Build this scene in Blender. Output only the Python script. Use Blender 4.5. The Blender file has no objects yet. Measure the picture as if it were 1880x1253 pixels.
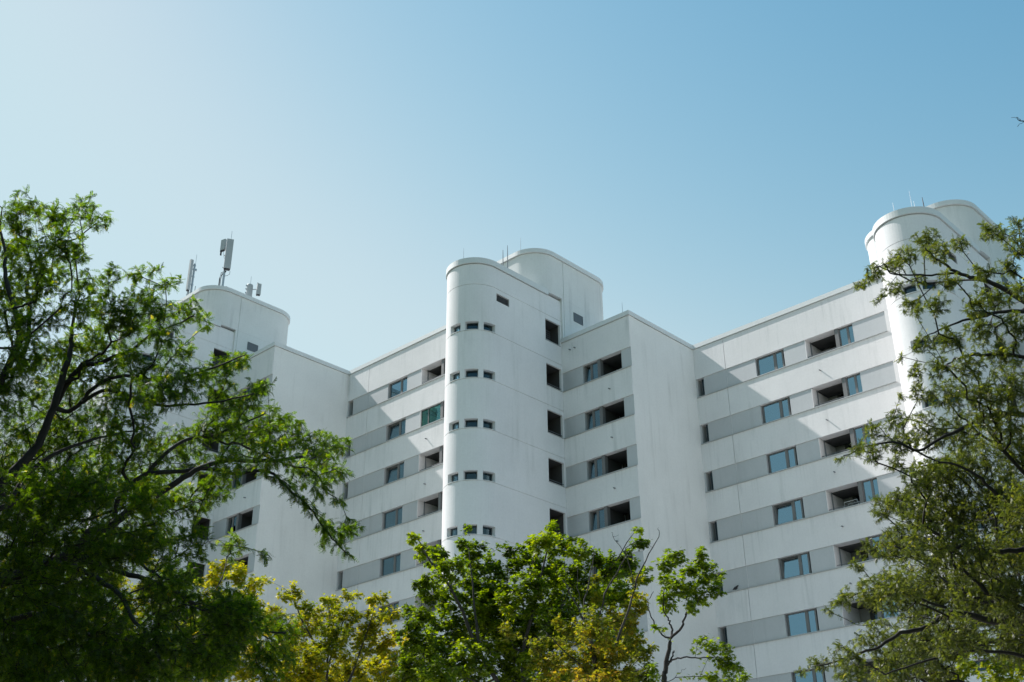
import bpy, math, random
import numpy as np
from mathutils import Vector, Matrix
R_ = math.radians
random.seed(7)
rng = np.random.default_rng(11)
SC = bpy.context.scene
COL = SC.collection

# ------------------------------------------------------------------ camera
CAMX, CAMY, CAMZ = 32.734, -49.419, 1.6
PITCH, ROLL, YAW, FPX = R_(27.325), R_(-0.463), R_(43.404), 2131.36
cam_d = bpy.data.cameras.new('camera')
cam_d.sensor_width = 36.0
cam_d.lens = FPX / 1880 * 36.0
cam_d.clip_start, cam_d.clip_end = 0.1, 5000
cam = bpy.data.objects.new('camera', cam_d)
COL.objects.link(cam)
_r = Vector((math.cos(YAW), math.sin(YAW), 0))
_g = Vector((-math.sin(YAW), math.cos(YAW), 0))
_f = _g * math.cos(PITCH) + Vector((0, 0, math.sin(PITCH)))
_u = -_g * math.sin(PITCH) + Vector((0, 0, math.cos(PITCH)))
_cr, _sr = math.cos(ROLL), math.sin(ROLL)
RX = _r * _cr + _u * _sr      # image right in the world
UX = _u * _cr - _r * _sr      # image up in the world
m = Matrix((RX, UX, -_f)).transposed().to_4x4()
m.translation = (CAMX, CAMY, CAMZ)
cam.matrix_world = m
SC.camera = cam
CAM = np.array((CAMX, CAMY, CAMZ))
NR, NU, NF = np.array(RX), np.array(UX), np.array(_f)


def at(px, py, dist):
    """A point of the place seen in direction (px, py) of the photograph, dist metres away."""
    d = NR * (px - 940) + NU * (626.5 - py) + NF * FPX
    return CAM + d / np.linalg.norm(d) * dist


# ------------------------------------------------------------------ light
SUN = np.array((-1.0, -0.23, 1.11))
SUN /= np.linalg.norm(SUN)
SUN_EL = math.asin(SUN[2])
SUN_AZ = math.atan2(SUN[0], SUN[1])       # clockwise from +Y
w = bpy.data.worlds.new('World')
SC.world = w
w.use_nodes = True
nt = w.node_tree
sky = nt.nodes.new('ShaderNodeTexSky')
sky.sky_type = 'NISHITA'
sky.sun_disc = False
sky.sun_elevation = SUN_EL
sky.sun_rotation = SUN_AZ
sky.air_density, sky.dust_density, sky.ozone_density = 1.6, 0.15, 1.0
bg = nt.nodes['Background']
bg.inputs['Strength'].default_value = 0.12
EXPO = 0.6
# the photograph's teal, clear sky: each channel of the physical sky gets its own gain and contrast
sep = nt.nodes.new('ShaderNodeSeparateColor')
com = nt.nodes.new('ShaderNodeCombineColor')
nt.links.new(sky.outputs[0], sep.inputs[0])
for _i, (_gain, _pow) in enumerate(((15.0, 2.75), (2.32, 1.50), (1.15, .91))):
    _a, _b, _c = (nt.nodes.new('ShaderNodeMath') for _ in range(3))
    _a.operation, _b.operation, _c.operation = 'MULTIPLY', 'POWER', 'MULTIPLY'
    _a.inputs[1].default_value = .12
    _b.inputs[1].default_value = _pow
    _c.inputs[1].default_value = _gain / (.12 * 2 ** EXPO)
    nt.links.new(sep.outputs[_i], _a.inputs[0])
    nt.links.new(_a.outputs[0], _b.inputs[0])
    _d = nt.nodes.new('ShaderNodeMath')
    _d.operation = 'SMOOTH_MIN'
    _d.inputs[2].default_value = .22 / (.12 * 2 ** EXPO)
    _d.inputs[1].default_value = (.585, .765, .85)[_i] / (.12 * 2 ** EXPO)   # haze round the sun and horizon, no glare
    nt.links.new(_b.outputs[0], _c.inputs[0])
    nt.links.new(_c.outputs[0], _d.inputs[0])
    nt.links.new(_d.outputs[0], com.inputs[_i])
nt.links.new(com.outputs[0], bg.inputs[0])
sd = bpy.data.lights.new('sun', 'SUN')
sd.energy = 4.6
sd.angle = R_(0.53)
sd.color = (1.0, 0.955, 0.925)
so = bpy.data.objects.new('sun', sd)
COL.objects.link(so)
so.rotation_euler = Vector(SUN).to_track_quat('Z', 'Y').to_euler()
so.location = (0, -20, 80)
SC.view_settings.view_transform = 'Standard'
SC.view_settings.look = 'None'
SC.view_settings.exposure = EXPO
SC.view_settings.gamma = 1.0
SC.render.engine = 'CYCLES'
SC.cycles.max_bounces = 8
SC.cycles.transparent_max_bounces = 12


# ------------------------------------------------------------------ materials
class N:
    def __init__(s, name):
        s.m = bpy.data.materials.new(name)
        s.m.use_nodes = True
        s.t = s.m.node_tree
        s.b = s.t.nodes['Principled BSDF']
        s.out = s.t.nodes['Material Output']

    def n(s, kind, **kw):
        q = s.t.nodes.new('ShaderNode' + kind)
        for k, v in kw.items():
            if k[0] == '_':
                q.inputs[k[1:].replace('_', ' ')].default_value = v
            else:
                setattr(q, k, v)
        return q

    def l(s, a, b):
        s.t.links.new(a, b)

    def noise(s, scale, detail=4, rough=.55, vec=None):
        q = s.n('TexNoise', _Scale=scale, _Detail=detail, _Roughness=rough)
        if vec is not None:
            s.l(vec, q.inputs['Vector'])
        return q.outputs['Fac']

    def ramp(s, fac, stops):
        q = s.n('ValToRGB')
        e = q.color_ramp.elements
        while len(e) < len(stops):
            e.new(.5)
        for el, (p, c) in zip(e, stops):
            el.position = p
            el.color = (*c, 1) if len(c) == 3 else c
        s.l(fac, q.inputs[0])
        return q.outputs[0]

    def mix(s, kind, fac, a, b):
        q = s.n('MixRGB', blend_type=kind)
        for i, v in zip((0, 1, 2), (fac, a, b)):
            if isinstance(v, (float, int)):
                q.inputs[i].default_value = v
            elif isinstance(v, tuple):
                q.inputs[i].default_value = (*v, 1)
            else:
                s.l(v, q.inputs[i])
        return q.outputs[0]

    def coords(s, scale=(1, 1, 1)):
        g = s.n('NewGeometry')
        mp = s.n('Mapping')
        mp.inputs['Scale'].default_value = scale
        s.l(g.outputs['Position'], mp.inputs['Vector'])
        return mp.outputs[0]

    def bump(s, fac, strength, dist):
        q = s.n('Bump', _Strength=strength, _Distance=dist)
        s.l(fac, q.inputs['Height'])
        s.l(q.outputs[0], s.b.inputs['Normal'])


def plaster(name, base, dirt, bump=.25, rough=.92, spec=.2, runs=0.0):
    k = N(name)
    fine = k.noise(9, 6, .65, k.coords())
    big = k.noise(.33, 5, .6, k.coords())
    streak = k.noise(1.0, 5, .6, k.coords((2.6, 2.6, .16)))
    streak2 = k.noise(1.0, 3, .5, k.coords((.8, .8, .35)))
    c = k.mix('MIX', k.ramp(big, [(.33, (0, 0, 0)), (.72, (1, 1, 1))]), base, tuple(b * .90 for b in base))
    sm = k.mix('MULTIPLY', 1.0, k.ramp(streak, [(.50, (0, 0, 0)), (.72, (1, 1, 1))]),
               k.ramp(streak2, [(.44, (0, 0, 0)), (.64, (1, 1, 1))]))
    c = k.mix('MIX', k.mix('MULTIPLY', 1.0, sm, (.5, .5, .5)), c, dirt)
    if runs:      # rain runs below every sill: soot washed down 1.2 m from the sill lines, which lie 2.75 m apart
        g = k.n('NewGeometry')
        sp = k.n('SeparateXYZ')
        k.l(g.outputs['Position'], sp.inputs[0])
        m0, m1 = k.n('Math', operation='SUBTRACT'), k.n('Math', operation='FLOORED_MODULO')
        m0.inputs[0].default_value = 28.11 + 2.75 * 8
        k.l(sp.outputs['Z'], m0.inputs[1])
        k.l(m0.outputs[0], m1.inputs[0])
        m1.inputs[1].default_value = 2.75
        below = k.n('MapRange')
        k.l(m1.outputs[0], below.inputs[0])
        below.inputs[2].default_value = 1.3
        below.inputs[3].default_value, below.inputs[4].default_value = 1, 0
        run = k.ramp(k.noise(1.0, 4, .65, k.coords((4.5, 4.5, .12))), [(.53, (0, 0, 0)), (.70, (1, 1, 1))])
        c = k.mix('MIX', k.mix('MULTIPLY', 1.0, k.mix('MULTIPLY', 1.0, run, below.outputs[0]), (runs, runs, runs)), c, dirt)
    c = k.mix('MULTIPLY', .35, c, k.ramp(fine, [(.3, (.86, .86, .86)), (.6, (1, 1, 1))]))
    k.l(c, k.b.inputs['Base Color'])
    k.b.inputs['Roughness'].default_value = rough
    k.b.inputs['Specular IOR Level'].default_value = spec
    k.bump(k.mix('ADD', .5, k.noise(42, 5, .7, k.coords()), k.noise(3.2, 3, .5, k.coords())), bump, .02)
    return k.m


def plain(name, col, rough=.5, metal=0.0, var=.12, scale=6, spec=.4):
    k = N(name)
    f = k.noise(scale, 5, .6, k.coords())
    k.l(k.mix('MIX', f, tuple(c * (1 - var) for c in col), tuple(min(1, c * (1 + var)) for c in col)), k.b.inputs['Base Color'])
    k.b.inputs['Roughness'].default_value = rough
    k.b.inputs['Metallic'].default_value = metal
    k.b.inputs['Specular IOR Level'].default_value = spec
    return k.m


def glass(name, tint, refl, wob=.012):
    k = N(name)
    k.t.nodes.remove(k.b)
    tr = k.n('BsdfTransparent', _Color=(*tint, 1))
    gl = k.n('BsdfGlossy', _Roughness=.02, _Color=(.50, .80, .95, 1))
    lw = k.n('LayerWeight', _Blend=.25)
    mr = k.n('MapRange')
    k.l(lw.outputs['Fresnel'], mr.inputs[0])
    mr.inputs[3].default_value = refl
    mr.inputs[4].default_value = min(1, refl + .45)
    nz = k.n('TexNoise', _Scale=.9, _Detail=1.0)
    k.l(k.coords(), nz.inputs['Vector'])
    bp = k.n('Bump', _Strength=.12, _Distance=wob)
    k.l(nz.outputs['Fac'], bp.inputs['Height'])
    k.l(bp.outputs[0], gl.inputs['Normal'])
    mx = k.n('MixShader')
    k.l(mr.outputs[0], mx.inputs[0])
    k.l(tr.outputs[0], mx.inputs[1])
    k.l(gl.outputs[0], mx.inputs[2])
    k.l(mx.outputs[0], k.out.inputs[0])
    return k.m


def leafmat(name, stops, trans=.6, tcol=(2.0, 1.95, .35), gloss=.02, rough=.45, dif=.55):
    k = N(name)
    k.t.nodes.remove(k.b)
    a = k.n('Attribute', attribute_name='tint')
    col = k.ramp(a.outputs['Fac'], stops)
    df = k.n('BsdfDiffuse')
    k.l(k.mix('MULTIPLY', 1.0, col, (dif, dif, dif * .8)), df.inputs[0])
    tl = k.n('BsdfTranslucent')
    k.l(k.mix('MULTIPLY', 1.0, col, tcol), tl.inputs[0])
    gl = k.n('BsdfGlossy', _Roughness=rough)
    m1, m2 = k.n('MixShader'), k.n('MixShader')
    m1.inputs[0].default_value = trans
    k.l(df.outputs[0], m1.inputs[1])
    k.l(tl.outputs[0], m1.inputs[2])
    lw = k.n('LayerWeight', _Blend=.3)
    pw = k.n('Math', operation='POWER')
    k.l(lw.outputs['Facing'], pw.inputs[0])
    pw.inputs[1].default_value = 3.0
    mu = k.n('Math', operation='MULTIPLY_ADD')
    k.l(pw.outputs[0], mu.inputs[0])
    mu.inputs[1].default_value = .22
    mu.inputs[2].default_value = gloss
    k.l(mu.outputs[0], m2.inputs[0])
    k.l(m1.outputs[0], m2.inputs[1])
    k.l(gl.outputs[0], m2.inputs[2])
    k.l(m2.outputs[0], k.out.inputs[0])
    return k.m


M = {
    'plaster': plaster('white_plaster', (.81, .79, .788), (.44, .45, .44), runs=.28),
    'gable': plaster('white_gable_plaster', (.82, .82, .80), (.50, .50, .48)),
    'tower': plaster('white_tower_plaster', (.80, .795, .80), (.55, .56, .55), .2),
    'core': plaster('weathered_plaster', (.74, .75, .74), (.36, .37, .37)),
    'panel': plaster('grey_panel_paint', (.50, .51, .52), (.36, .37, .37), .08, .38, .9),
    'coping': plain('coping_metal', (.66, .68, .68), .5, .0, .08, 3),
    'frame': plain('window_frame_grey', (.16, .16, .16), .45),
    'darkframe': plain('dark_frame', (.10, .11, .12), .4),
    'sill': plain('sill_metal', (.42, .43, .43), .4, .3),
    'louvre': plain('louvre_metal', (.15, .165, .18), .45, .4),
    'dark': plain('painted_dark_interior', (.05, .05, .052), .9),  # near black in place of the darkness of unlit rooms
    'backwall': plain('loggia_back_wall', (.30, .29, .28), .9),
    'shade_lining': plain('painted_shade_lining', (.065, .063, .062), .8),  # near black: deep shade of loggias and stair openings put into the colour
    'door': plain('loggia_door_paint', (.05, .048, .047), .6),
    'curtain': plain('curtain_cloth', (.42, .45, .46), .9, 0, .15, 14),
    'glass': glass('window_glass', (.22, .30, .33), .30),
    'darkglass': glass('stair_glass', (.22, .25, .27), .06),
    'greenglass': glass('green_glass', (.62, .80, .66), .06),
    'metal': plain('galvanised_metal', (.40, .43, .45), .42, .6),
    'antenna': plain('antenna_grey_plastic', (.40, .42, .43), .5, 0, .06, 4),
    'rubber': plain('black_cable', (.03, .03, .033), .6),
    'roofing': plain('roof_gravel', (.30, .29, .28), .95, 0, .3, 20),
    'ground': plain('lawn', (.055, .07, .028), .95, 0, .4, .6),
    'bounce_paving': plain('pale_bounce_paving', (.40, .39, .385), .9, 0, .12, 1.5),  # pale tone chosen for the light it bounces onto the walls
    'bird': plain('bird_feather', (.035, .035, .04), .6),
}


def bark(name, a, b):
    k = N(name)
    f = k.noise(14, 6, .65, k.coords((1, 1, .35)))
    k.l(k.ramp(f, [(.3, a), (.7, b)]), k.b.inputs['Base Color'])
    k.b.inputs['Roughness'].default_value = .9
    k.bump(f, .6, .02)
    return k.m


M['bark'] = bark('locust_bark', (.010, .009, .008), (.034, .030, .026))
M['greybark'] = bark('maple_bark', (.022, .020, .018), (.07, .064, .058))
M['leaf_a'] = leafmat('locust_leaf_green', [(0, (.020, .046, .004)), (.45, (.072, .138, .008)), (.8, (.155, .235, .012)), (.97, (.22, .28, .02)), (1, (.45, .36, .04))], .6, dif=.5)
M['leaf_b'] = leafmat('locust_leaf_olive', [(0, (.030, .048, .010)), (.5, (.098, .130, .022)), (.85, (.20, .235, .045)), (1, (.36, .33, .10))], .46, (1.85, 1.8, .55), .045, .40, .85)
M['leaf_m'] = leafmat('maple_leaf_green', [(0, (.030, .064, .004)), (.5, (.150, .225, .008)), (.85, (.29, .35, .012)), (1, (.42, .40, .025))], .52, dif=.65)
M['leaf_r'] = leafmat('maple_leaf_autumn', [(0, (.07, .11, .010)), (.40, (.21, .24, .018)), (.62, (.36, .29, .025)), (.85, (.42, .23, .03)), (1, (.46, .20, .04))], .52, (1.7, 1.6, .5), dif=.8)
M['leaf_y'] = leafmat('maple_leaf_yellow', [(0, (.08, .14, .008)), (.38, (.26, .31, .014)), (.75, (.56, .47, .018)), (1, (.62, .42, .025))], .55, (1.55, 1.45, .4), dif=.9)


# ------------------------------------------------------------------ objects
def link(o, parent=None):
    COL.objects.link(o)
    if parent is not None:
        o.parent = parent
    return o


def tag(o, label=None, cat=None, group=None, kind=None):
    for k, v in (('label', label), ('category', cat), ('group', group), ('kind', kind)):
        if v:
            o[k] = v
    return o


def empty(name, loc, label, cat, group=None):
    o = bpy.data.objects.new(name, None)
    o.empty_display_size = .3
    o.location = loc
    link(o)
    return tag(o, label, cat, group)


class MB:
    def __init__(s):
        s.v, s.f = [], []

    def box(s, x0, x1, y0, y1, z0, z1):
        b = len(s.v)
        s.v += [(x, y, z) for z in (z0, z1) for x, y in ((x0, y0), (x1, y0), (x1, y1), (x0, y1))]
        s.f += [(b, b+3, b+2, b+1), (b+4, b+5, b+6, b+7), (b, b+1, b+5, b+4), (b+1, b+2, b+6, b+5), (b+2, b+3, b+7, b+6), (b+3, b, b+4, b+7)]
        return s

    def prism(s, pts, z0, z1):
        b, n = len(s.v), len(pts)
        s.v += [(x, y, z) for z in (z0, z1) for x, y in pts]
        s.f += [tuple(range(b+n-1, b-1, -1)), tuple(range(b+n, b+2*n))]
        s.f += [(b+i, b+(i+1) % n, b+n+(i+1) % n, b+n+i) for i in range(n)]
        return s

    def tube(s, pts, rad, n=8, cap=True):
        pts = [np.array(p, float) for p in pts]
        rad = [rad] * len(pts) if np.isscalar(rad) else rad
        b = len(s.v)
        for i, p in enumerate(pts):
            t = pts[min(i+1, len(pts)-1)] - pts[max(i-1, 0)]
            t = t / (np.linalg.norm(t) + 1e-9)
            a = np.cross(t, (0.31, .2, 1) if abs(t[2]) < .9 else (1, .1, 0))
            a /= np.linalg.norm(a)
            c = np.cross(t, a)
            for k in range(n):
                w_ = 2 * math.pi * k / n
                s.v.append(tuple(p + rad[i] * (math.cos(w_) * a + math.sin(w_) * c)))
        for i in range(len(pts)-1):
            for k in range(n):
                s.f.append((b+i*n+k, b+i*n+(k+1) % n, b+(i+1)*n+(k+1) % n, b+(i+1)*n+k))
        if cap:
            s.f.append(tuple(b+k for k in range(n-1, -1, -1)))
            s.f.append(tuple(b+(len(pts)-1)*n+k for k in range(n)))
        return s

    def build(s, name, mat, parent=None, smooth=False):
        me = bpy.data.meshes.new(name)
        me.from_pydata(s.v, [], s.f)
        me.materials.append(mat)
        if smooth:
            me.polygons.foreach_set('use_smooth', [True] * len(me.polygons))
        me.update()
        return link(bpy.data.objects.new(name, me), parent)


def offset(pts, d):
    """outline (open polyline, outward side on the right of travel) moved outward by d"""
    out, n = [], len(pts)
    for i in range(n):
        a, b = np.array(pts[max(i-1, 0)]), np.array(pts[min(i+1, n-1)])
        t = (b - a) / (np.linalg.norm(b - a) + 1e-9)
        out.append((pts[i][0] + t[1] * d, pts[i][1] - t[0] * d))
    return out


# ------------------------------------------------------------------ the building
H, HS = 2.75, 1.132
TCX, TCY, TR = 14.62, -3.13, 1.535
WIN0, WINW = (-100.5, -64.0, -27.5), 26.5


def tower_outline():
    """clockwise seen from above: from the wall on the left round the front to the back of the right side; returns points and a function s->index"""
    ang = set([-180, 0])
    for a in WIN0:
        ang |= {a, a + WINW}
    for a in range(-180, 1, 5):
        if min(abs(a - q) for q in ang) > 2:
            ang.add(a)
    ang = sorted(ang)
    pts = [(TCX - TR, .25), (TCX - TR, -1.5)]
    idx = {}
    for a in ang:
        idx[round(a, 1)] = len(pts)
        pts.append((TCX + TR * math.cos(R_(a)), TCY + TR * math.sin(R_(a))))
    for y in (-3.06, -2.08, -1.0, 0.0, .80, 1.05, 2.02, 2.3):
        idx[('y', y)] = len(pts)
        pts.append((TCX + TR, y))
    return pts, idx


TPTS, TIDX = tower_outline()


def wall_grid(pts, levels, holes):
    """levels: sorted (z, offset); holes: (i0, i1, z0, z1, depth). One sheet with real reveals."""
    mb = MB()
    rings = [[(x, y, z) for x, y in offset(pts, o)] for z, o in levels]
    zz = [z for z, o in levels]
    n = len(pts)
    for r in rings:
        mb.v += r
    hol = [(a, b, zz.index(c), zz.index(d), dep) for a, b, c, d, dep in holes]
    for j in range(len(levels)-1):
        for i in range(n-1):
            if any(a <= i < b and c <= j < d for a, b, c, d, _ in hol):
                continue
            mb.f.append((j*n+i, j*n+i+1, (j+1)*n+i+1, (j+1)*n+i))
    for a, b, c, d, dep in hol:
        inn = offset(pts, -dep)
        base = len(mb.v)
        w_ = b - a + 1
        for z in (zz[c], zz[d]):
            mb.v += [(inn[i][0], inn[i][1], z) for i in range(a, b+1)]
        for i in range(a, b):
            k = i - a
            mb.f.append((c*n+i+1, c*n+i, base+k, base+k+1))
            mb.f.append((d*n+i, d*n+i+1, base+w_+k+1, base+w_+k))
            mb.f.append((base+k, base+k+1, base+w_+k+1, base+w_+k)) if dep > .6 else None
        lv = list(range(c, d+1))
        mb.f.append(tuple([j*n+a for j in lv] + [base+w_, base]))
        mb.f.append(tuple([j*n+b for j in lv][::-1] + [base+w_-1, base+2*w_-1]))
    return mb


def curved_bar(mb, i0, i1, z0, z1, o0, o1, pts=TPTS, t0=0.0, t1=0.0):
    """a bar following the outline between two indices, between two offsets"""
    sub = []
    for i in range(i0, i1+1):
        sub.append(pts[i])
    if t0 or t1:
        a, b = np.array(sub[0]), np.array(sub[-1])
        sub[0] = tuple(a + (np.array(sub[1]) - a) * t0)
        sub[-1] = tuple(b + (np.array(sub[-2]) - b) * t1)
    A, B = offset(sub, o0), offset(sub, o1)
    mb.prism(A + B[::-1], z0, z1)
    return mb


def window(parent, name, x0, x1, y, z0, z1, posts, mat='frame', gmat='glass', tilt=None, fw=.05, curtain=None):
    """framed window standing at depth y: posts = [(x, x)] mullions; its panes are sub-parts"""
    mb = MB()
    mb.box(x0, x1, y, y+.07, z0, z0+fw).box(x0, x1, y, y+.07, z1-fw, z1)
    mb.box(x0, x0+fw, y+.002, y+.068, z0+fw, z1-fw).box(x1-fw, x1, y+.002, y+.068, z0+fw, z1-fw)
    for a, b in posts:
        mb.box(a, b, y+.004, y+.066, z0+fw, z1-fw)
    fr = mb.build(name, M[mat], parent)
    xs = [x0+fw] + [q for ab in posts for q in ab] + [x1-fw]
    for i in range(0, len(xs), 2):
        if xs[i+1] - xs[i] < .06:
            continue
        a, b = xs[i], xs[i+1]
        p = MB()
        if tilt is not None and i == 2 * tilt:
            p.box(a-.03, b+.03, -.01, .012, 0, .05).box(a-.03, b+.03, -.011, .013, z1-z0-.15, z1-z0-.10)
            p.box(a-.03, a+.03, -.012, .014, .05, z1-z0-.15).box(b-.03, b+.03, -.012, .014, .05, z1-z0-.15)
            k = math.sin(R_(7))
            p.v = [(x, y+.03+yy+k*z, z0+fw+z) for x, yy, z in p.v]
            p.build('sash', M[mat], fr)
            p = MB().box(a, b, 0, .012, 0, z1-z0-.12)
            p.v = [(x, y+.03+yy+k*z, z0+fw+z) for x, yy, z in p.v]
        else:
            p.box(a, b, y+.03, y+.042, z0+fw, z1-fw)
        p.build('pane', M[gmat], fr)
    if curtain:
        for a, b in curtain:
            n = max(6, int((b-a) / .035))
            c = MB()
            for i in range(n+1):
                x = a + (b-a) * i / n
                yy = y + .22 + .025 * math.sin(i * 1.7 + a * 9) + .012 * math.sin(i * .6)
                c.v += [(x, yy, z0-.02), (x, yy, z1+.01), (x, yy+.012, z0-.02), (x, yy+.012, z1+.01)]
            for i in range(n):
                q = 4*i
                c.f += [(q, q+4, q+5, q+1), (q+6, q+2, q+3, q+7)]
            c.build('curtain', M['curtain'], fr, True)
    return fr


def rounded(x0, x1, y0, y1, r, corners, seg=12, notch=None):
    """closed outline, counter-clockwise; corners: set of 'fl fr br bl' that are rounded"""
    pts = []
    for nm, cx, cy, a0 in (('fl', x0+r, y0+r, 180), ('fr', x1-r, y0+r, 270), ('br', x1-r, y1-r, 0), ('bl', x0+r, y1-r, 90)):
        if nm in corners:
            for i in range(seg+1):
                a = R_(a0 + 90 * i / seg)
                pts.append((cx + r * math.cos(a), cy + r * math.sin(a)))
        else:
            pts.append({'fl': (x0, y0), 'fr': (x1, y0), 'br': (x1, y1), 'bl': (x0, y1)}[nm])
        if nm == 'fr' and notch is not None:
            pts += [(x1, notch-.02), (x1-.03, notch-.018), (x1-.03, notch+.018), (x1, notch+.02)]
    return pts


def grow_outline(pts, d):
    n = len(pts)
    out = []
    for i in range(n):
        a, b = np.array(pts[i-1]), np.array(pts[(i+1) % n])
        t = (b - a) / (np.linalg.norm(b - a) + 1e-9)
        out.append((pts[i][0] + t[1] * d, pts[i][1] - t[0] * d))
    return out


def facade(root, x0, x1, y, R, n, openings, joint, xs0, xs1, kmax):
    """bands of parapet (one mesh) and, between them, strips of grey panels with openings (x, x); rooms 1.8 m deep behind"""
    D = 1.8
    wall = MB()
    zt = R - 2.128
    tops = [zt - k * H for k in range(n)]
    zs = [(R - .28, tops[0])] + [(tops[k] - HS, tops[k+1] if k+1 < n else 0.0) for k in range(n)]
    cuts = [x0, x1] if joint is None else [x0, joint - .014, joint + .014, x1]
    for za, zb in zs:
        for i in range(0, len(cuts), 2):
            wall.box(cuts[i], cuts[i+1], y, y+D, zb, za)
    if joint is not None:
        wall.box(joint-.05, joint+.05, y+.06, y+D-.02, 0, R-.3)
    wall.box(x0, x1-.01, y+.06, y+.5, R-.28, R-.25)
    for k in range(n):
        a, b = tops[k] - HS, tops[k]
        xs = [x0+.003] + [q for o in (openings if k <= kmax else []) for q in o] + [x1-.003]
        for i in range(0, len(xs), 2):
            u, v = xs[i], xs[i+1]
            if v - u < .02:
                continue
            front = y + (.045 if xs0 - .2 < (u+v)/2 < xs1 else .003)
            segs = [(u, v)]
            if joint is not None and u < joint < v:
                segs = [(u, joint-.014), (joint+.014, v)]
            for (p, q) in segs:
                if p < xs1 < q - .01:
                    MB().box(p, xs1, y+.045, y+D-.01, a, b).build('wall_panel', M['panel'], root)
                    wall.box(xs1, q, y+.003, y+D-.01, a, b)
                elif front > y + .02:
                    MB().box(p, q, front, y+D-.01, a, b).build('wall_panel', M['panel'], root)
                else:
                    wall.box(p, q, front, y+D-.01, a, b)
        MB().box(xs0, xs1, y-.055, y+.12, a-.02, a+.022).build('sill', M['sill'], root)
    return wall, tops


def spouts(root, spec):
    for x, y, z in spec:
        MB().tube([(x, y+.05, z), (x, y-.14, z-.02)], .03, 8).build('drain_spout', M['louvre'], root)


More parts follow.
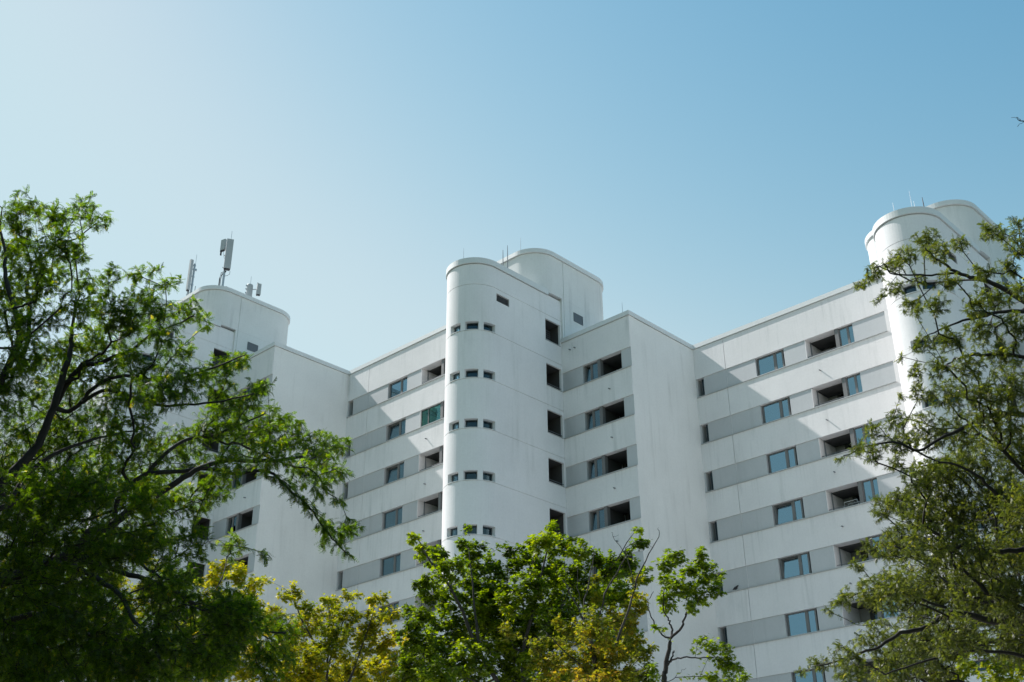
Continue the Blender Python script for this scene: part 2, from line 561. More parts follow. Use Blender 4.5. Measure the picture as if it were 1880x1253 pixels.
def block(ox, oy, R, label, j):
    root = empty('apartment_block', (ox, oy, 0), label, 'building', 'staggered white apartment blocks')
    rr = random.Random(100 + j)
    n = int((R - 2.128 - .3) / H) + 1
    kmax = {0: 9, 1: 9, 2: 8}[j]
    # ---- long facade
    SL, W, LO = (.10, .52), (3.86, 5.615), (6.90, 9.62)
    wall, tops = facade(root, 0.0, 13.05, 0.0, R, n, [SL, W, LO], 2.02, .05, 11.41, kmax)
    wall.box(0.02, 14.6, 1.8, 10.0, 0, R-.31)
    # ---- short facade and gable of this block
    RA = R - 2.75
    nA = int((RA - 2.128 - .3) / H) + 1
    yA, xA0, xA1 = 2.107, 16.165, 20.895
    SW, SLO = (17.60, 18.80), (18.80, 20.25)
    wallA, topsA = facade(root, xA0, xA1, yA, RA, nA, [(17.60, 20.25)], None, xA0+.02, xA1-.003, kmax)
    wall.v, wall.f = wall.v + wallA.v, wall.f + [tuple(q + len(wall.v) for q in f) for f in wallA.f]
    wall.box(16.05, 20.5, yA+1.8, 10.0, 0, RA-.31)
    wall.build('facade_wall', M['plaster'], root)
    MB().box(20.5, 20.9, 2.16, 12.0, 0, RA-.28).box(20.5, 20.86, 2.19, 12.0, RA-.281, RA-.25).build('gable_wall', M['gable'], root)
    # ---- copings
    cp = MB()
    cp.box(.06, 13.06, -.06, .34, R-.25, R)
    cp.box(16.17, 20.58, yA-.06, yA+.34, RA-.25, RA)
    cp.box(20.58, 20.96, yA-.06, 8.24, RA-.25, RA)
    cp.build('roof_coping', M['coping'], root)
    if j == 0:
        MB().box(-4.7, 0.0, -5.79, 9.0, 0, R-.28).box(-4.66, -.04, -5.75, 9, R-.281, R-.25).build('gable_wall', M['gable'], root)
        MB().box(-4.7, .059, -5.85, .30, R-.25, R).build('roof_coping', M['coping'], root)
    # ---- windows, loggias
    for k in range(min(n, kmax+1)):
        b, a = tops[k], tops[k] - HS
        window(root, 'slot_window', .30, .515, .16, a+.025, b-.02, [], 'darkframe', 'darkglass', fw=.03)
        m1 = 4.89, 5.06
        c = None
        q = rr.random()
        if q < .35:
            c = [(4.0, 4.3), (5.25, 5.55)]
        elif q < .5:
            c = [(4.0, 5.55)]
        elif q < .85:
            c = [(4.45, 5.2)]
        posts = [m1, (5.40, 5.49)] if j == 2 else [m1]
        tilt = 0 if (j == 1 and k in (1, 2, 5)) or (j == 2 and k in (3, 4)) else None
        window(root, 'window', 3.92, 5.60, .17, a+.03, b-.01, posts, curtain=c, tilt=tilt)
        # loggia: open on the left, narrow window on the right, door at the back
        lg = MB()
        lg.box(8.60, 8.80, .06, .30, a+.023, b-.003).box(8.60, 8.68, .30, 1.6, a+.001, b-.004)
        pt = lg.build('loggia_pier', M['frame'], root)
        MB().box(6.901, 6.93, .02, 1.65, a+.023, b-.006).build('loggia_side', M['plaster'], root)
        MB().box(6.935, 8.58, .55, 1.63, b-.05, b-.004).build('loggia_shade_liner', M['shade_lining'], root)  # dark liner painted for the shade of the recess above the lintel
        c = [(8.9, 9.55)] if rr.random() < .45 else None
        window(root, 'loggia_window', 8.80, 9.615, .15, a+.03, b-.01, [(9.22, 9.34)], curtain=c)
        if (j, k) in ((2, 0), (2, 4), (1, 0), (1, 3)):
            bl = MB()
            for t in range(11):
                z = b - .08 - t * .088
                bl.box(8.84, 9.58, .27, .285, z - .06, z)
            bl.build('blind', M['curtain'], root)
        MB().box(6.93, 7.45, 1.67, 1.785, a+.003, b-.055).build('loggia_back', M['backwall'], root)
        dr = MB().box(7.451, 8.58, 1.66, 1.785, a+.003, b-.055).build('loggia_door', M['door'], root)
        MB().box(7.66, 8.47, 1.64, 1.655, a+.05, b-.1).build('pane', M['darkglass'], dr)
        if (j == 1 and k == 1):
            window(root, 'green_glazing', 6.91, 8.60, .10, a+.03, b-.01, [(7.50, 7.56)], 'frame', 'greenglass', fw=.03)
        elif rr.random() < .7 or j == 1:
            MB().tube([(6.97, .5, a+.0), (6.97, .5, b)], .03, 6).tube([(6.95, .08, a+.14), (8.6, .08, a+.14)], .016, 6).build('loggia_rail', M['louvre'], root)
    for k in range(min(nA, kmax+1)):
        b, a = topsA[k], topsA[k] - HS
        y = yA
        c = None
        q = rr.random()
        if q < .4:
            c = [(18.2, 18.65)]
        window(root, 'window', 17.63, 18.60, y+.16, a+.03, b-.01, [(18.02, 18.17)], curtain=c, tilt=0, fw=.06)
        MB().box(18.60, 18.80, y+.06, y+.30, a+.023, b-.003).build('loggia_pier', M['frame'], root)
        MB().box(18.69, 20.245, y+.30, y+1.64, b-.05, b-.004).build('loggia_shade_liner', M['shade_lining'], root)  # same painted shade liner under the slab
        MB().box(18.60, 18.68, y+.302, y+1.6, a+.001, b-.004).build('loggia_side', M['shade_lining'], root)  # partition coloured near black for the shade inside the loggia
        dr = MB().box(18.70, 20.24, y+1.66, y+1.785, a+.003, b-.02).build('loggia_door', M['door'], root)
        MB().box(18.95, 20.0, y+1.64, y+1.655, a+.05, b-.1).build('pane', M['darkglass'], dr)
    zt = R - 2.128
    spouts(root, [(7.57, 0, zt - 1.98 - H*k) for k in range(1 if j != 2 else 0, min(n-1, kmax))])
    ztA = RA - 2.128
    spouts(root, [(19.42, yA, ztA - 1.98 - H*k) for k in range(0, min(nA-1, kmax))] + [(16.8, yA, ztA + 1.24), (17.15, yA, ztA + 1.24)])
    # ---- stair tower
    zg0 = R - 4.384
    lev = {0.0: 0.0, R-.40: 0.0, R-.385: -.06, R-.30: -.06}
    holes = []
    k = -1
    wins = []
    while zg0 - H*k > 1.0 and k <= kmax + 1:
        z = zg0 - H*k
        lev.update({z-.02: 0.0, z-.014: -.03, z+.014: -.03, z+.02: 0.0})
        if k >= 0:
            lev.update({z+.035: 0.0, z+.52: 0.0})
            for a0 in WIN0:
                wins.append((TIDX[round(a0, 1)], TIDX[round(a0+WINW, 1)], z+.035, z+.52))
        if 0 <= k:
            zo = z - .28 + (H if k == 0 else 0)
            for q in ([z - .28 + H, z - .28] if k == 0 else [z - .28]):
                lev.update({q: 0.0, q-1.33: 0.0})
                holes.append((TIDX[('y', .80)], TIDX[('y', 2.02)], q-1.33, q, 1.3))
        k += 1
    zv1, zv0 = R - 1.90, R - 2.37
    lev.update({zv0: 0.0, zv1: 0.0})
    holes.append((TIDX[('y', -3.06)], TIDX[('y', -2.08)], zv0, zv1, .14))
    holes += [(*w_, .30) for w_ in wins]
    tw = wall_grid(TPTS, sorted(lev.items()), holes).build('stair_tower', M['tower'], root)
    cap = MB()
    i1 = TIDX[('y', 1.05)]
    curved_bar(cap, 0, i1, R-.35, R-.02, -.30, .07)
    cap.build('cap', M['coping'], tw, False)
    inner = [p for p in TPTS[:i1+1]]
    MB().prism(offset(inner, -.05), R-.9, R-.36).build('roof', M['roofing'], tw)
    for i0, i1_, z0, z1 in wins:
        f = MB()
        curved_bar(f, i0, i1_, z0+.002, z0+.04, -.29, -.22)
        curved_bar(f, i0, i1_, z1-.04, z1-.002, -.29, -.22)
        for a, b in ((0, 1), (1, 0)):
            p, q = (i0, i0+1) if a == 0 else (i1_-1, i1_)
            seg = [TPTS[p], TPTS[q]]
            if a == 0:
                seg[1] = tuple(np.array(seg[0]) * .6 + np.array(seg[1]) * .4)
            else:
                seg[0] = tuple(np.array(seg[1]) * .6 + np.array(seg[0]) * .4)
            f.prism(offset(seg, -.285) + offset(seg, -.225)[::-1], z0+.04, z1-.04)
        fr = f.build('stair_window', M['darkframe'], root)
        curved_bar(MB(), i0, i1_, z0+.04, z1-.04, -.27, -.262).build('pane', M['darkglass'], fr)
        curved_bar(MB(), i0, i1_, z0-.0, z1, -.9, -.8).build('room_shade_plate', M['dark'], fr)  # dark plate painted in for the unlit room behind the pane
        curved_bar(MB(), i0, i1_, z0-.02, z0+.006, -.10, .03).build('sill', M['coping'], fr)
    x1 = TCX + TR
    g = MB()
    nl = 6
    for i in range(nl):
        z = zv0 + (zv1-zv0) * (i+.5) / nl
        g.v += [(x1-.03, -3.05, z-.045), (x1-.03, -2.09, z-.045), (x1-.12, -2.09, z+.045), (x1-.12, -3.05, z+.045),
                (x1-.035, -3.05, z-.055), (x1-.035, -2.09, z-.055), (x1-.125, -2.09, z+.035), (x1-.125, -3.05, z+.035)]
        q = len(g.v) - 8
        g.f += [(q, q+1, q+2, q+3), (q+4, q+7, q+6, q+5), (q, q+4, q+5, q+1)]
    g.box(x1-.139, x1-.13, -3.05, -2.09, zv0, zv1)
    g.build('vent_grille', M['louvre'], root)
    # louvres in the topmost stair opening, rails in the others
    hs = sorted([(h[2], h[3]) for h in holes if h[4] > 1], reverse=True)
    for i, (z0, z1) in enumerate(hs):
        q = MB()
        if i == 0:
            for t in range(9):
                z = z0 + .08 + t * .13
                q.box(x1-.75, x1-.70, .86, 2.0, z, z+.06)
            q.build('louvre', M['louvre'], root)
        else:
            q.tube([(x1-.06, .80, z0+.16), (x1-.06, 2.02, z0+.16)], .02, 6).tube([(x1-.06, .80, z0+.06), (x1-.06, 2.02, z0+.06)], .014, 6)
            q.build('stair_rail', M['darkframe'], root)
    for z0, z1 in hs:
        MB().box(x1-.12, x1+.025, .78, 2.02, z0-.025, z0+.015).build('stair_opening_sill', M['sill'], root)
        MB().box(x1-1.28, x1-1.2, .83, 1.99, z0+.02, z1-.02).box(x1-1.19, x1-.10, .803, .815, z0+.016, z1-.01).box(x1-1.19, x1-.14, 2.005, 2.016, z0+.016, z1-.01).box(x1-1.19, x1-.10, .82, 2.0, z1-.014, z1-.004).build('stair_opening_shade_liner', M['shade_lining'], root)  # near-black liner paints shade into the deep stair opening
    # ---- lift tower above the roof
    ct = R + 2.26
    core = MB()
    oc = rounded(10.62, 16.28, -.02, 6.8, 1.5, {'fl', 'fr', 'br', 'bl'}, 14, 2.28)
    core.prism(oc, R-.2, ct)
    lo = rounded(11.0, 16.275, 2.12, 6.79, 1.49, {'br', 'bl'}, 14, 2.28)
    core.prism(lo, R-3.0, R-.19)
    core.prism(grow_outline(oc, -.05), ct-.001, ct+.05)
    co = core.build('lift_tower', M['core'], root)
    gc = grow_outline(oc, .09)
    gc = [p for i, p in enumerate(gc) if not (p[0] > 16.2 and 2.2 < p[1] < 2.35)]
    MB().prism(gc, ct+.03, ct+.29).build('cap', M['coping'], co)
    v = MB()
    xv, y0, y1, z0, z1 = 16.275, 3.10, 3.90, R-1.26, R-.70
    v.box(xv, xv+.03, y0, y1, z0, z0+.03).box(xv, xv+.03, y0, y1, z1-.03, z1).box(xv, xv+.03, y0, y0+.03, z0+.03, z1-.03).box(xv, xv+.03, y1-.03, y1, z0+.03, z1-.03)
    for t in range(6):
        z = z0 + .05 + t * .08
        v.box(xv, xv+.018, y0+.03, y1-.03, z, z+.045)
    v.box(xv, xv+.008, y0+.03, y1-.03, z0+.03, z1-.03)
    v.build('vent_grille', M['louvre'], root)
    return root


R2 = 29.77 + CAMZ
DX, DY = 20.901, 7.903
block(0, 0, R2, 'white apartment block behind the olive locust, with the lowest roof and a brightly sunlit tower', 2)
block(-DX, -DY, R2 + H, 'white apartment block whose round stair tower stands in full view above the green maple', 1)
block(-2*DX, -2*DY, R2 + 2*H, 'white apartment block mostly hidden by the big locust, phone antennas on its lift tower', 0)


def rod(px, py, dist, h, r, label, mat='metal'):
    p = at(px, py, dist)
    o = MB().tube([(0, 0, -.25), (0, 0, h*.5), (0, 0, h)], [r, r*.9, r*.5], 6).build('lightning_rod', M[mat])
    o.location = p
    return tag(o, label, 'lightning rod', 'lightning rods on the roofs')
# ------------------------------------------------------------------ trees
def unit(a):
    return a / (np.linalg.norm(a, axis=-1, keepdims=True) + 1e-9)


def spline(pts, n=4):
    if len(pts) < 3:
        return pts
    q = [2*pts[0] - pts[1]] + pts + [2*pts[-1] - pts[-2]]
    out = []
    for i in range(1, len(q)-2):
        a, b, c, d = q[i-1:i+3]
        for k in range(n):
            t = k / n
            out.append(.5 * (2*b + (c-a)*t + (2*a-5*b+4*c-d)*t*t + (3*b-a-3*c+d)*t**3))
    return out + [pts[-1]]


def resample(pts, step):
    out = [pts[0]]
    for a, b in zip(pts[:-1], pts[1:]):
        n = max(1, int(np.linalg.norm(b - a) / step))
        out += [a + (b - a) * (i + 1) / n for i in range(n)]
    return out


class Tree:
    """skeleton: limbs drawn by hand, twigs grown to the leaf clumps by a balanced nearest-branch search"""

    def __init__(s, seed):
        s.P, s.par, s.R0 = [], [], []
        s.rng = np.random.default_rng(seed)

    def limb(s, pts, r0, r1, join=True, step=.22, wob=.007):
        pts = spline([np.array(p, float) for p in pts])
        if s.P and join:
            A = np.array(s.P)
            par = int(np.argmin(((A - pts[0]) ** 2).sum(1)))
            if np.linalg.norm(A[par] - pts[0]) > .05:
                pts = [A[par]] + pts
        else:
            par = -1
        q = resample(pts, step)
        q = [q[0]] + [(q[max(i-1, 0)] + 2*q[i] + q[min(i+1, len(q)-1)]) / 4 + s.rng.normal(0, wob, 3) for i in range(1, len(q))]
        for i, p in enumerate(q):
            if i == 0 and par >= 0:
                continue
            s.P.append(p)
            s.par.append(par)
            s.R0.append(r0 + (r1 - r0) * i / max(1, len(q)-1))
            par = len(s.P) - 1

    def grow(s, att, bf=.35, sag=.04, step=.16, reach=9.0, main=None):
        main = len(att) if main is None else main
        att = np.array(att)
        P = np.array(s.P)
        L = np.zeros(len(P))
        for i, p in enumerate(s.par):
            if p >= 0:
                L[i] = L[p] + np.linalg.norm(P[i] - P[p])
        n = len(att)
        best, bc = np.zeros(n, int), np.full(n, 1e9)
        for c0 in range(0, len(P), 200):
            d = np.linalg.norm(att[:, None] - P[None, c0:c0+200], axis=2) * 1.0 + bf * L[None, c0:c0+200]
            k = d.argmin(1)
            v = d[np.arange(n), k]
            up = v < bc
            best[up], bc[up] = k[up] + c0, v[up]
        s.tips = []
        L = list(L)
        ids = np.arange(n)
        att = att.astype(np.float32)
        bc = bc.astype(np.float32)
        dead = 0
        while len(ids):
            i = int(bc.argmin())
            if bc[i] >= 1e8:
                break
            bc[i] = 1e9
            dead += 1
            a, b = s.P[best[i]], att[i].astype(float)
            dist = np.linalg.norm(b - a)
            if dist <= (reach if ids[i] < main else 4.0):
                m_ = max(1, int(dist / step))
                mid = s.rng.normal(0, .05 * dist, 3) + np.array((0, 0, sag * dist))
                par, new = int(best[i]), []
                for t in range(1, m_+1):
                    f = t / m_
                    p = a + (b - a) * f + mid * 4 * f * (1 - f) * .5
                    s.P.append(p)
                    s.par.append(par)
                    s.R0.append(0)
                    L.append(L[par] + np.linalg.norm(p - s.P[par]))
                    par = len(s.P) - 1
                    new.append(par)
                s.tips.append(par)
                for k in new:
                    q = att - s.P[k].astype(np.float32)
                    d = np.sqrt(np.einsum('ij,ij->i', q, q)) + np.float32(bf * L[k])
                    up = (d < bc) & (bc < 1e8)
                    best[up], bc[up] = k, d[up]
            if dead > 300:
                keep = bc < 1e8
                ids, att, best, bc, dead = ids[keep], att[keep], best[keep], bc[keep], 0

    def radii(s, tip=.0035, e=2.5):
        n = len(s.P)
        acc = np.zeros(n)
        for i in range(n-1, -1, -1):
            if acc[i] == 0:
                acc[i] = tip ** e
            if s.par[i] >= 0:
                acc[s.par[i]] += acc[i]
        r = acc ** (1 / e)
        s.r = np.where(np.array(s.R0) > 0, np.maximum(np.array(s.R0), np.minimum(r, np.array(s.R0) * 1.15)), np.minimum(r, .05))
        return s.r

    def wood(s, name, mat, parent):
        P, par, r = np.array(s.P), s.par, s.r
        kids = [[] for _ in P]
        for i, p in enumerate(par):
            if p >= 0:
                kids[p].append(i)
        V, F, nv = [], [], 0
        starts = [(-1, i) for i, p in enumerate(par) if p < 0]
        while starts:
            p0, i = starts.pop()
            ch = [p0] if p0 >= 0 else []
            rad = [min(r[p0], r[i] * 1.25)] if p0 >= 0 else []
            while True:
                ch.append(i)
                rad.append(r[i])
                if not kids[i]:
                    break
                k = max(kids[i], key=lambda q: r[q])
                starts += [(i, q) for q in kids[i] if q != k]
                i = k
            if len(ch) < 2:
                continue
            q = P[ch]
            rad = np.array(rad)
            t = np.gradient(q, axis=0)
            t = unit(t)
            ref = np.where(np.abs(t[:, 2:3]) < .9, np.array([[.31, .2, 1.]]), np.array([[1., .1, 0]]))
            a = unit(np.cross(t, ref))
            b = np.cross(t, a)
            ns = 10 if rad.max() > .05 else (6 if rad.max() > .014 else 4)
            w_ = np.arange(ns) / ns * 2 * np.pi
            ring = q[:, None] + rad[:, None, None] * (np.cos(w_)[None, :, None] * a[:, None] + np.sin(w_)[None, :, None] * b[:, None])
            V.append(ring.reshape(-1, 3))
            m_ = len(ch)
            for j in range(m_-1):
                o = nv + j * ns
                F += [(o+k, o+(k+1) % ns, o+ns+(k+1) % ns, o+ns+k) for k in range(ns)]
            F.append(tuple(nv + (m_-1)*ns + k for k in range(ns)))
            nv += m_ * ns
        me = bpy.data.meshes.new(name)
        me.from_pydata(np.concatenate(V).tolist(), [], F)
        me.materials.append(mat)
        me.polygons.foreach_set('use_smooth', [True] * len(me.polygons))
        me.update()
        return link(bpy.data.objects.new(name, me), parent)


def leaf_mesh(name, mat, parent, verts, loop_tot, loops, tint):
    """verts (n,3), faces given as loop totals and loop indices, tint per face"""
    me = bpy.data.meshes.new(name)
    me.vertices.add(len(verts))
    me.vertices.foreach_set('co', np.ascontiguousarray(verts, dtype=np.float32).ravel())
    me.loops.add(len(loops))
    me.loops.foreach_set('vertex_index', np.ascontiguousarray(loops, dtype=np.int32))
    me.polygons.add(len(loop_tot))
    st = np.concatenate(([0], np.cumsum(loop_tot)[:-1])).astype(np.int32)
    me.polygons.foreach_set('loop_start', st)
    me.polygons.foreach_set('loop_total', np.asarray(loop_tot, dtype=np.int32))
    at_ = me.attributes.new('tint', 'FLOAT', 'FACE')
    at_.data.foreach_set('value', np.clip(tint, 0, 1).astype(np.float32))
    me.materials.append(mat)
    me.update(calc_edges=True)
    me.validate()
    return link(bpy.data.objects.new(name, me), parent)


def frond_template(pairs, curve, width, seed):
    """one pinnate locust leaf, 1 long, along +x, up +z: rachis + leaflets"""
    g = np.random.default_rng(seed)
    V, F = [], []
    cz = lambda x: -curve * x * x
    for i in range(3):
        x0, x1 = i / 3, (i+1) / 3
        o = len(V)
        V += [(x0, -.008, cz(x0)), (x1, -.006, cz(x1)), (x1, .006, cz(x1)), (x0, .008, cz(x0))]
        F.append((o, o+1, o+2, o+3))
    for k in range(pairs):
        x = .10 + .88 * k / (pairs-1)
        ln = width * (1 - .55 * abs(x - .5) ** 1.6 * 2) * g.uniform(.85, 1.1)
        for sd in (-1, 1):
            fw = R_(g.uniform(48, 72))
            d = np.array((math.cos(fw), sd * math.sin(fw), g.uniform(-.30, .15)))
            d /= np.linalg.norm(d)
            b = np.array((x, 0, cz(x)))
            s_ = np.cross(d, (0, 0, 1))
            s_ /= np.linalg.norm(s_)
            hw = ln * .21
            o = len(V)
            tip = b + d * ln
            V += [tuple(b), tuple(b + d*ln*.32 + s_*hw), tuple(b + d*ln*.75 + s_*hw*.85 + np.array((0, 0, .01))), tuple(tip), tuple(b + d*ln*.75 - s_*hw*.85 + np.array((0, 0, .01))), tuple(b + d*ln*.32 - s_*hw)]
            F.append((o, o+1, o+2, o+3, o+4, o+5))
    return np.array(V), F


def maple_template(droop, seed):
    g = np.random.default_rng(seed)
    ang = [-100, -72, -52, -38, -22, -10, 0, 10, 22, 38, 52, 72, 100]
    rad = [.42, .66, .40, .88, .50, .72, 1.0, .72, .50, .88, .40, .66, .42]
    V = [(-.30, .008, .02), (-.30, -.008, .02), (0, -.012, 0), (0, .012, 0), (0, 0, 0), (.5, 0, .03 - droop*.2)]
    F = [(0, 1, 2, 3)]
    o = len(V)
    for a, r in zip(ang, rad):
        r *= g.uniform(.92, 1.08)
        x, y = r * math.cos(R_(a)) * .95, r * math.sin(R_(a)) * .85
        V.append((x, y, .10 * abs(y) - droop * (x*x*.5 + y*y*.25)))
    n = len(ang)
    for i in range(n-1):
        F.append((5 if 2 < i < n-4 else 4, o+i, o+i+1))
    F.append((4, o+3, 5))
    F.append((4, 5, o+n-4))
    return np.array(V), F


def scatter(name, mat, parent, temps, pos, d, up, size, tint, jitter=.10, rg=rng):
    """place leaf templates: pos, direction d, up, size, tint per leaf"""
    VV, LT, LL, TT, base = [], [], [], [], 0
    which = rg.integers(0, len(temps), len(pos))
    for t, (V, F) in enumerate(temps):
        k = np.where(which == t)[0]
        if len(k) == 0:
            continue
        x = unit(d[k])
        y = unit(np.cross(up[k], x))
        z = np.cross(x, y)
        w_ = pos[k][:, None] + size[k][:, None, None] * (V[None, :, 0:1] * x[:, None] + V[None, :, 1:2] * y[:, None] + V[None, :, 2:3] * z[:, None])
        nV = len(V)
        VV.append(w_.reshape(-1, 3))
        lt = np.array([len(f) for f in F])
        ll = np.concatenate([np.array(f) for f in F])
        off = base + np.arange(len(k)) * nV
        LL.append((ll[None] + off[:, None]).ravel())
        LT.append(np.tile(lt, len(k)))
        TT.append((tint[k][:, None] + rg.normal(0, jitter * .4, (len(k), len(F)))).ravel())
        base += nV * len(k)
    return leaf_mesh(name, mat, parent, np.concatenate(VV), np.concatenate(LT), np.concatenate(LL), np.concatenate(TT))


FRONDS = [frond_template(7, .35, .30, 1), frond_template(8, .6, .27, 2), frond_template(7, .15, .31, 3), frond_template(7, .9, .28, 4)]
MAPLES = [maple_template(.25, 1), maple_template(.6, 2), maple_template(.05, 3)]


def clumps(blobs, dist, depth, dens, rg, minpts=2):
    """points in the leaf clumps (px, py, r[, nearer/farther]) given as they stand in the photograph, at a real distance"""
    out = []
    for b in blobs:
        x, y, r = b[:3]
        dd = dist + (b[3] if len(b) > 3 else rg.uniform(-depth, depth))
        c = at(x, y, dd)
        R = r * dd / FPX
        n = max(minpts, int(dens * R * R * 3.14 + rg.random()))
        u = unit(rg.normal(size=(n, 3))) * (rg.random((n, 1)) ** .45) * R
        out += list(c + u * np.array((1.0, 1.0, .9)))
    return out


def leaf_spots(tr, per_tip, along, twig_r, rg):
    """places on thin twigs: (position, twig direction)"""
    P, par = np.array(tr.P), np.array(tr.par)
    idx = [i for i in range(len(P)) if par[i] >= 0 and tr.r[i] < twig_r and tr.R0[i] == 0]
    tips = set(tr.tips)
    pos, d = [], []
    for i in idx:
        t = P[i] - P[par[i]]
        n = per_tip if i in tips else (along if rg.random() < along else 0)
        n = int(n + rg.random()) if n else 0
        for _ in range(n):
            pos.append(P[par[i]] + t * rg.uniform(.1, 1.0))
            d.append(t)
    return np.array(pos), unit(np.array(d))


def locust(label, blobs, limbs, dist, depth, dens, mat, seed, base, per_tip=6, along=1.6, size=(.13, .20), bias=.0, extra=()):
    rg = np.random.default_rng(seed)
    root = empty('locust_tree', tuple(base), label, 'tree')
    tr = Tree(seed)
    for pts, r0, r1 in limbs:
        tr.limb(pts, r0, r1)
    mine = clumps(blobs, dist, depth, dens, rg)
    tr.grow(mine + (clumps(extra, dist, 5.5, dens * .2, rg) if len(extra) else []), reach=.85, main=len(mine))
    tr.radii(.0024)
    off = np.array(base)
    tr.P = [p - off for p in tr.P]
    tr.wood('trunk', M['bark'], root)
    pos, td = leaf_spots(tr, per_tip, along, .013, rg)
    n = len(pos)
    d = unit(td * .55 + rg.normal(0, .50, (n, 3)) + np.array((0, 0, -.16)))
    up = unit(np.array((0, 0, 1.0)) + rg.normal(0, .45, (n, 3)))
    ph = np.sin(pos[:, 0] * 1.9 + 1.3) * np.sin(pos[:, 1] * 1.7) * np.sin(pos[:, 2] * 2.1 + .7)
    tint = .42 + bias + .16 * ph + rg.normal(0, .17, n)
    tint[rg.random(n) < .012] = 1.0
    w_ = pos + off - CAM
    sx = (w_ @ NR) / (w_ @ NF) * FPX + 940
    big = np.where((sx < -60) | (sx > 1940), 2.3, 1.0)
    scatter('crown', mat, root, FRONDS, pos, d, up, rg.uniform(*size, n) * big, tint, .35, rg)
    print('leaves', label[:30], n, len(tr.P))
    return root, n


def maple(name, label, blobs, limbs, dist, depth, dens, mat, seed, base, per_tip=7, along=2.0, size=(.07, .12), bias=0.0, barkm='greybark', var=.2, cat='tree', group=None):
    rg = np.random.default_rng(seed)
    root = empty(name, tuple(base), label, cat, group)
    tr = Tree(seed)
    for pts, r0, r1 in limbs:
        tr.limb(pts, r0, r1, step=.3, wob=.015)
    tr.grow(clumps(blobs, dist, depth, dens, rg), step=.25, sag=.10)
    tr.radii(.004)
    off = np.array(base)
    tr.P = [p - off for p in tr.P]
    tr.wood('trunk', M[barkm], root)
    pos, td = leaf_spots(tr, per_tip, along, .02, rg)
    n = len(pos)
    out = unit(td * .5 + rg.normal(0, .75, (n, 3)) * np.array((1, 1, .45)))
    pos = pos + out * rg.uniform(.03, .14, (n, 1))
    d = unit(out + np.array((0, 0, -.35)) + rg.normal(0, .2, (n, 3)))
    up = unit(np.array((0, 0, 1.0)) + out * .35 + rg.normal(0, .34, (n, 3)))
    ph = np.sin(pos[:, 0] * 1.1 + seed) * np.sin(pos[:, 1] * .9) * np.sin(pos[:, 2] * 1.3 + .7)
    tint = .45 + bias + var * ph + rg.normal(0, .15, n)
    scatter('crown', mat, root, MAPLES, pos, d, up, rg.uniform(*size, n), tint, .15, rg)
    print('leaves', label[:30], n, len(tr.P))
    return root, n


def line(pts, d0, d1=None):
    """a limb given by its path in the photograph, from d0 metres to d1 metres away"""
    d1 = d0 if d1 is None else d1
    n = len(pts)
    return [at(x, y, d0 + (d1 - d0) * i / max(1, n-1)) for i, (x, y) in enumerate(pts)]


# ---- big locust at the left
B1 = [(490,866,14,-1),(507,878,14,-1),(522,890,14,-1),(536,905,14,-1.1),(550,916,13,-1.1),(575,940,12,-1.2),(587,958,14,-1.2),(604,980,16,-1.2),(620,1000,13,-1.3),(636,1018,11,-1.3),(628,975,16,-1.2),(650,978,12,-1.2),(30,400,40),(50,370,22),(105,400,36),(150,385,24),(163,366,9),(176,405,22),(200,403,8),(110,450,42),(140,465,26),(20,460,40),(60,480,45),(20,540,45),(75,530,38),(100,505,28),(40,590,48),(95,585,28),
 (160,520,24),(200,505,24),(150,560,38),(200,560,42),(250,508,20),(285,498,15),(262,540,28),(312,522,18),(332,515,9),(230,590,48),(290,572,32),(345,575,30),(372,592,18),(300,612,34),(180,625,48),(130,645,42),(60,655,50),(20,700,60),(115,705,50),(190,690,50),(260,660,44),(330,645,28),
 (350,700,42),(400,685,36),(435,662,26),(456,652,10),(300,720,52),(240,740,58),(420,738,42),(470,725,30),(492,712,14),(400,780,52),(460,790,46),(510,772,32),(530,800,42),(580,820,42),(622,818,24),(600,858,38),(560,868,34),(500,832,44),(630,868,18),(592,898,24),(620,918,14),
 (600,968,20),(640,963,20),(662,970,10),(592,1000,10),(650,1016,8),(562,922,14),(50,800,80),(150,790,72),(250,820,62),(330,830,58),(60,920,85),(170,905,64),(270,905,50),(350,920,42),(420,850,42),(400,895,34),
 (355,1000,40),(420,1008,30),(452,1036,24),(484,1020,14),(60,1040,90),(180,1020,64),(280,1000,48),(60,1150,90),(180,1130,74),(300,1095,58),(400,1120,48),(450,1140,54),(520,1155,42),(400,1190,64),(300,1195,74),(500,1212,48),(200,1215,78),(80,1235,80)]
rb = np.random.default_rng(77)
B1 += [(x + rb.uniform(-25, 25), y + rb.uniform(-25, 25), r, q) for x, y, r in [q_[:3] for q_ in B1] if (x < 330 and y > 900) or (x < 480 and y > 1100) for q in (-2.6, 2.4)]
D1 = 16.5
T1 = at(-190, 1560, 16.2)
T1[2] = -.1
